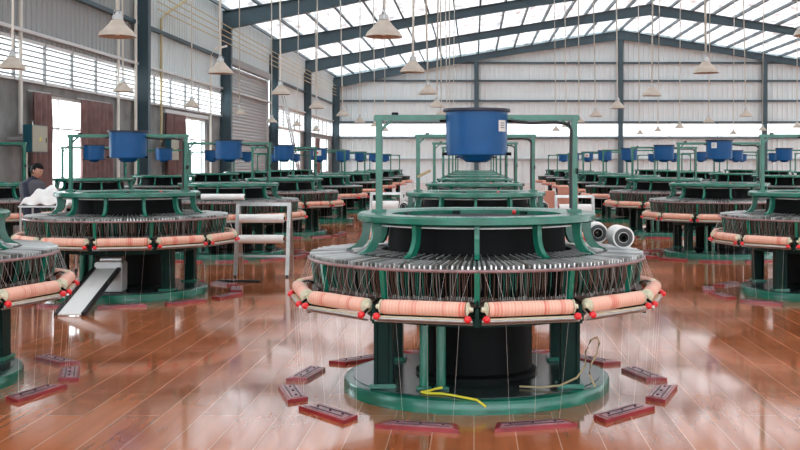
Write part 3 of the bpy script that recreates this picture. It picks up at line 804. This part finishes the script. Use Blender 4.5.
# ------------------------------------------------------------------ worker
def skin_mesh(name, verts, edges, radii, m, parent, loc=(0, 0, 0), sub=2, root_i=0):
    me = bpy.data.meshes.new(name); me.from_pydata([Vector(v) for v in verts], edges, []); me.update()
    o = bpy.data.objects.new(name, me); COL.objects.link(o); o.parent = parent
    md = o.modifiers.new('skin', 'SKIN'); md.use_smooth_shade = True
    if not me.skin_vertices: bpy.context.view_layer.update()
    for i, r in enumerate(radii):
        sv = me.skin_vertices[0].data[i]; sv.radius = r if isinstance(r, tuple) else (r, r); sv.use_root = (i == root_i)
    s = o.modifiers.new('sub', 'SUBSURF'); s.levels = sub; s.render_levels = sub
    me.materials.append(m)
    return o
def woman():
    root = empty('person', (-6.95, 17.0, 0), -PI / 2 + .35)      # local -Y is forward -> world +X-ish
    root.rotation_euler = (0, 0, PI / 2 - .25)
    V = [(0, 0, .93), (0, .02, 1.08), (0, .02, 1.24), (0, 0, 1.36), (0, -.03, 1.43), (0, -.05, 1.47)]
    Rr = [(.16, .12), (.13, .10), (.145, .11), (.13, .09), (.055, .055), (.05, .05)]
    E = [(0, 1), (1, 2), (2, 3), (3, 4), (4, 5)]
    def chain(start, pts, rs):
        prev = start
        for p, r in zip(pts, rs): V.append(p); Rr.append(r); E.append((prev, len(V) - 1)); prev = len(V) - 1
        return prev
    for s in (-1, 1):
        chain(0, [(s * .09, 0, .86), (s * .10, -.01, .48), (s * .10, .02, .10), (s * .10, -.12, .045)], [.095, .062, .042, .036])
        chain(3, [(s * .165, 0, 1.34), (s * .20, -.05, 1.10), (s * .13, -.27, 1.16), (s * .11, -.34, 1.18)], [.058, .045, .034, .026])
    body = skin_mesh('body', V, E, Rr, CLOTHN, root)
    body['label'] = 'dark navy jacket and trousers'
    for s in (-1, 1):       # hands: palm and five fingers each, loosely curled
        W0 = Vector((s * .11, -.35, 1.18)); hv = [W0, W0 + Vector((0, -.05, 0)), W0 + Vector((0, -.085, -.005))]; hr = [.022, (.03, .017), (.034, .015)]; he = [(0, 1), (1, 2)]
        for j, ln in enumerate((.05, .065, .07, .062)):
            x = (j - 1.5) * .017 * s; b = len(hv)
            hv += [W0 + Vector((x, -.10, -.005)), W0 + Vector((x, -.10 - ln * .55, -.02)), W0 + Vector((x, -.10 - ln * .8, -.05))]; hr += [.0085, .008, .0065]; he += [(2, b), (b, b + 1), (b + 1, b + 2)]
        b = len(hv); hv += [W0 + Vector((-s * .035, -.055, -.01)), W0 + Vector((-s * .05, -.09, -.02))]; hr += [.010, .008]; he += [(1, b), (b, b + 1)]
        skin_mesh('hand', hv, he, hr, SKIN, root, sub=1)
    # sleeves (red) over the forearms
    for s in (-1, 1):
        MB().tube([(s * .155, -.20, 1.14), (s * .135, -.26, 1.16), (s * .118, -.32, 1.175)], [.056, .052, .045], CLOTHR, 14).build('sleeve', root)['label'] = 'red sleeve'
    MB().lathe([(.03, 1.44), (.115, 1.40), (.185, 1.36), (.195, 1.26), (.175, 1.12), (.18, 1.0), (.17, .99), (.165, 1.12), (.18, 1.26)], CLOTHG, 24).build('vest', root)['label'] = 'grey sleeveless vest'
    # head: shaped lathe with face relief
    H = empty('head', (0, -.09, 1.555)); 
    bpy.data.objects.remove(H)
    bm = bmesh.new(); bmesh.ops.create_uvsphere(bm, u_segments=32, v_segments=24, radius=1)
    for v in bm.verts:
        x, y, z = v.co; w = .076 - (.016 * max(0, -z)); f = .094
        if z < -.2: w *= 1 - .22 * (-z - .2)
        px, py, pz = x * w, y * f, z * .112
        if y < -.75 and abs(x) < .22 and -.35 < z < .12: py -= .017 * (1 - abs(x) / .22) * (1 - abs(z + .18) / .32 if abs(z + .18) < .32 else 0)
        if y < -.5 and .02 < z < .22 and .2 < abs(x) < .55: py += .006
        if y < -.6 and -.62 < z < -.42 and abs(x) < .3: py -= .004
        if z < -.75 and y < 0: py -= .012
        v.co = (px, py, pz)
    T = Matrix.Translation((0, -.085, 1.555)) @ Matrix.Rotation(.42, 4, 'X')
    bm.transform(T); me = bpy.data.meshes.new('head'); bm.to_mesh(me); bm.free(); me.materials.append(SKIN)
    for p in me.polygons: p.use_smooth = True
    h = bpy.data.objects.new('head', me); COL.objects.link(h); h.parent = root
    fc = MB()
    for s in (-1, 1):
        fc.sphere(T @ Vector((s * .030, -.083, .008)), .009, BLACK, 8, .6); fc.bevbox(T @ Vector((s * .030, -.086, .028)), (.028, .006, .005), .001, HAIR)
    fc.build('eyes', h)
    MB().bevbox(T @ Vector((0, -.090, -.058)), (.036, .008, .010), .003, CLOTHR).build('mouth', h)
    for s in (-1, 1): MB().sphere(T @ Vector((s * .076, .0, -.005)), .020, SKIN, 8, 1.5).build('ear', h)
    hm = MB(); vs = []; fs = []; nu, nv = 28, 14
    bm = bmesh.new(); bmesh.ops.create_uvsphere(bm, u_segments=28, v_segments=20, radius=1)
    dead = [v for v in bm.verts if (v.co.y < -.35 and v.co.z < .42) or v.co.z < -.55]
    bmesh.ops.delete(bm, geom=dead, context='VERTS')
    for v in bm.verts: v.co = Vector((v.co.x * .088, v.co.y * .106 + .004, v.co.z * .122 + .004))
    bm.transform(T); bm.verts.index_update(); hm.add([v.co.copy() for v in bm.verts], [[v.index for v in f.verts] for f in bm.faces], HAIR); bm.free()
    a = T @ Vector((0, .10, .02)); hm.sphere(a, .035, HAIR, 12); hm.tube([a, a + Vector((0, .05, -.03)), a + Vector((0, .06, -.10)), a + Vector((0, .04, -.19))], [.026, .032, .026, .006], HAIR, 10)
    hm.build('hair', h)['label'] = 'black hair tied in a ponytail'
    tag(root, 'worker in dark jacket, grey vest and red sleeves with black ponytail, looking down', 'person')
woman()
# trolley with white cloth in front of the worker
def trolley():
    root = empty('trolley', (-6.38, 16.2, 0)); 
    for sx in (-1, 1):
        for sy in (-1, 1):
            MB().tube([(sx * .33, sy * .22, .07), (sx * .33, sy * .22, 1.02)], .016, GALV, 8).build('leg', root)
            M = Matrix.Rotation(PI / 2, 3, 'Y'); MB().lathe([(0, -.014), (.035, -.014), (.035, .014), (0, .014)], RUBBER, 14, c=(sx * .33, sy * .22, .035), M=M).build('wheel', root)
    MB().bevbox((0, 0, 1.03), (.72, .50, .025), .006, GALV).build('tray', root); MB().bevbox((0, 0, .35), (.66, .44, .02), .005, GALV).build('shelf', root)
    tag(root, 'metal trolley under white cloth beside the worker', 'trolley')
    bm = bmesh.new(); bmesh.ops.create_grid(bm, x_segments=40, y_segments=30, size=1)
    for v in bm.verts:
        x, y = v.co.x, v.co.y; r = max(abs(x), abs(y))
        h = .25 * (1 - r ** 2) + .03 * math.sin(x * 9 + y * 4) + .025 * math.sin(y * 13 - x * 5) * (1 - r)
        v.co = Vector((x * .34, y * .24, max(.004, h) + .002))
    me = bpy.data.meshes.new('cloth_heap'); bm.to_mesh(me); bm.free(); me.materials.append(WHITE)
    for p in me.polygons: p.use_smooth = True
    o = bpy.data.objects.new('cloth_heap', me); COL.objects.link(o); o.location = (-6.38, 16.2, 1.043)
    s = o.modifiers.new('t', 'SOLIDIFY'); s.thickness = .004; s.offset = 1
    tag(o, 'crumpled white cloth heaped on the trolley beside the worker', 'cloth')
trolley()

# ------------------------------------------------------------------ daylight
w = bpy.data.worlds.new('daylight'); sc.world = w; w.use_nodes = True
N = w.node_tree.nodes; L = w.node_tree.links
bg = N['Background']; tc = N.new('ShaderNodeTexCoord'); sp = N.new('ShaderNodeSeparateXYZ'); rp = N.new('ShaderNodeValToRGB')
L.new(tc.outputs['Generated'], sp.inputs[0]); mr = N.new('ShaderNodeMapRange'); mr.inputs[1].default_value = -1; mr.inputs[2].default_value = 1
L.new(sp.outputs['Z'], mr.inputs[0]); L.new(mr.outputs[0], rp.inputs[0]); e = rp.color_ramp.elements
e[0].position = .44; e[0].color = (.42, .41, .38, 1); e[1].position = .56; e[1].color = (.87, .95, 1.0, 1)
L.new(rp.outputs[0], bg.inputs['Color']); bg.inputs['Strength'].default_value = 5.0

# ------------------------------------------------------------------ camera
cam = bpy.data.cameras.new('camera'); co = bpy.data.objects.new('camera', cam); COL.objects.link(co)
co.location = (0, 0, EYE); co.rotation_euler = (PI / 2, 0, 0)
cam.sensor_width = 36; cam.lens = F / 800 * 36; cam.shift_x = -(VX - 400) / 800; cam.shift_y = -(225 - VY) / 800
cam.clip_end = 300; sc.camera = co
sc.view_settings.view_transform = 'Standard'; sc.view_settings.look = 'None'
sc.view_settings.gamma = 1; sc.view_settings.exposure = 0.5; sc.view_settings.use_curve_mapping = False
sc.cycles.max_bounces = 10; sc.cycles.diffuse_bounces = 6; sc.cycles.transparent_max_bounces = 12
sc.cycles.caustics_reflective = False; sc.cycles.caustics_refractive = False
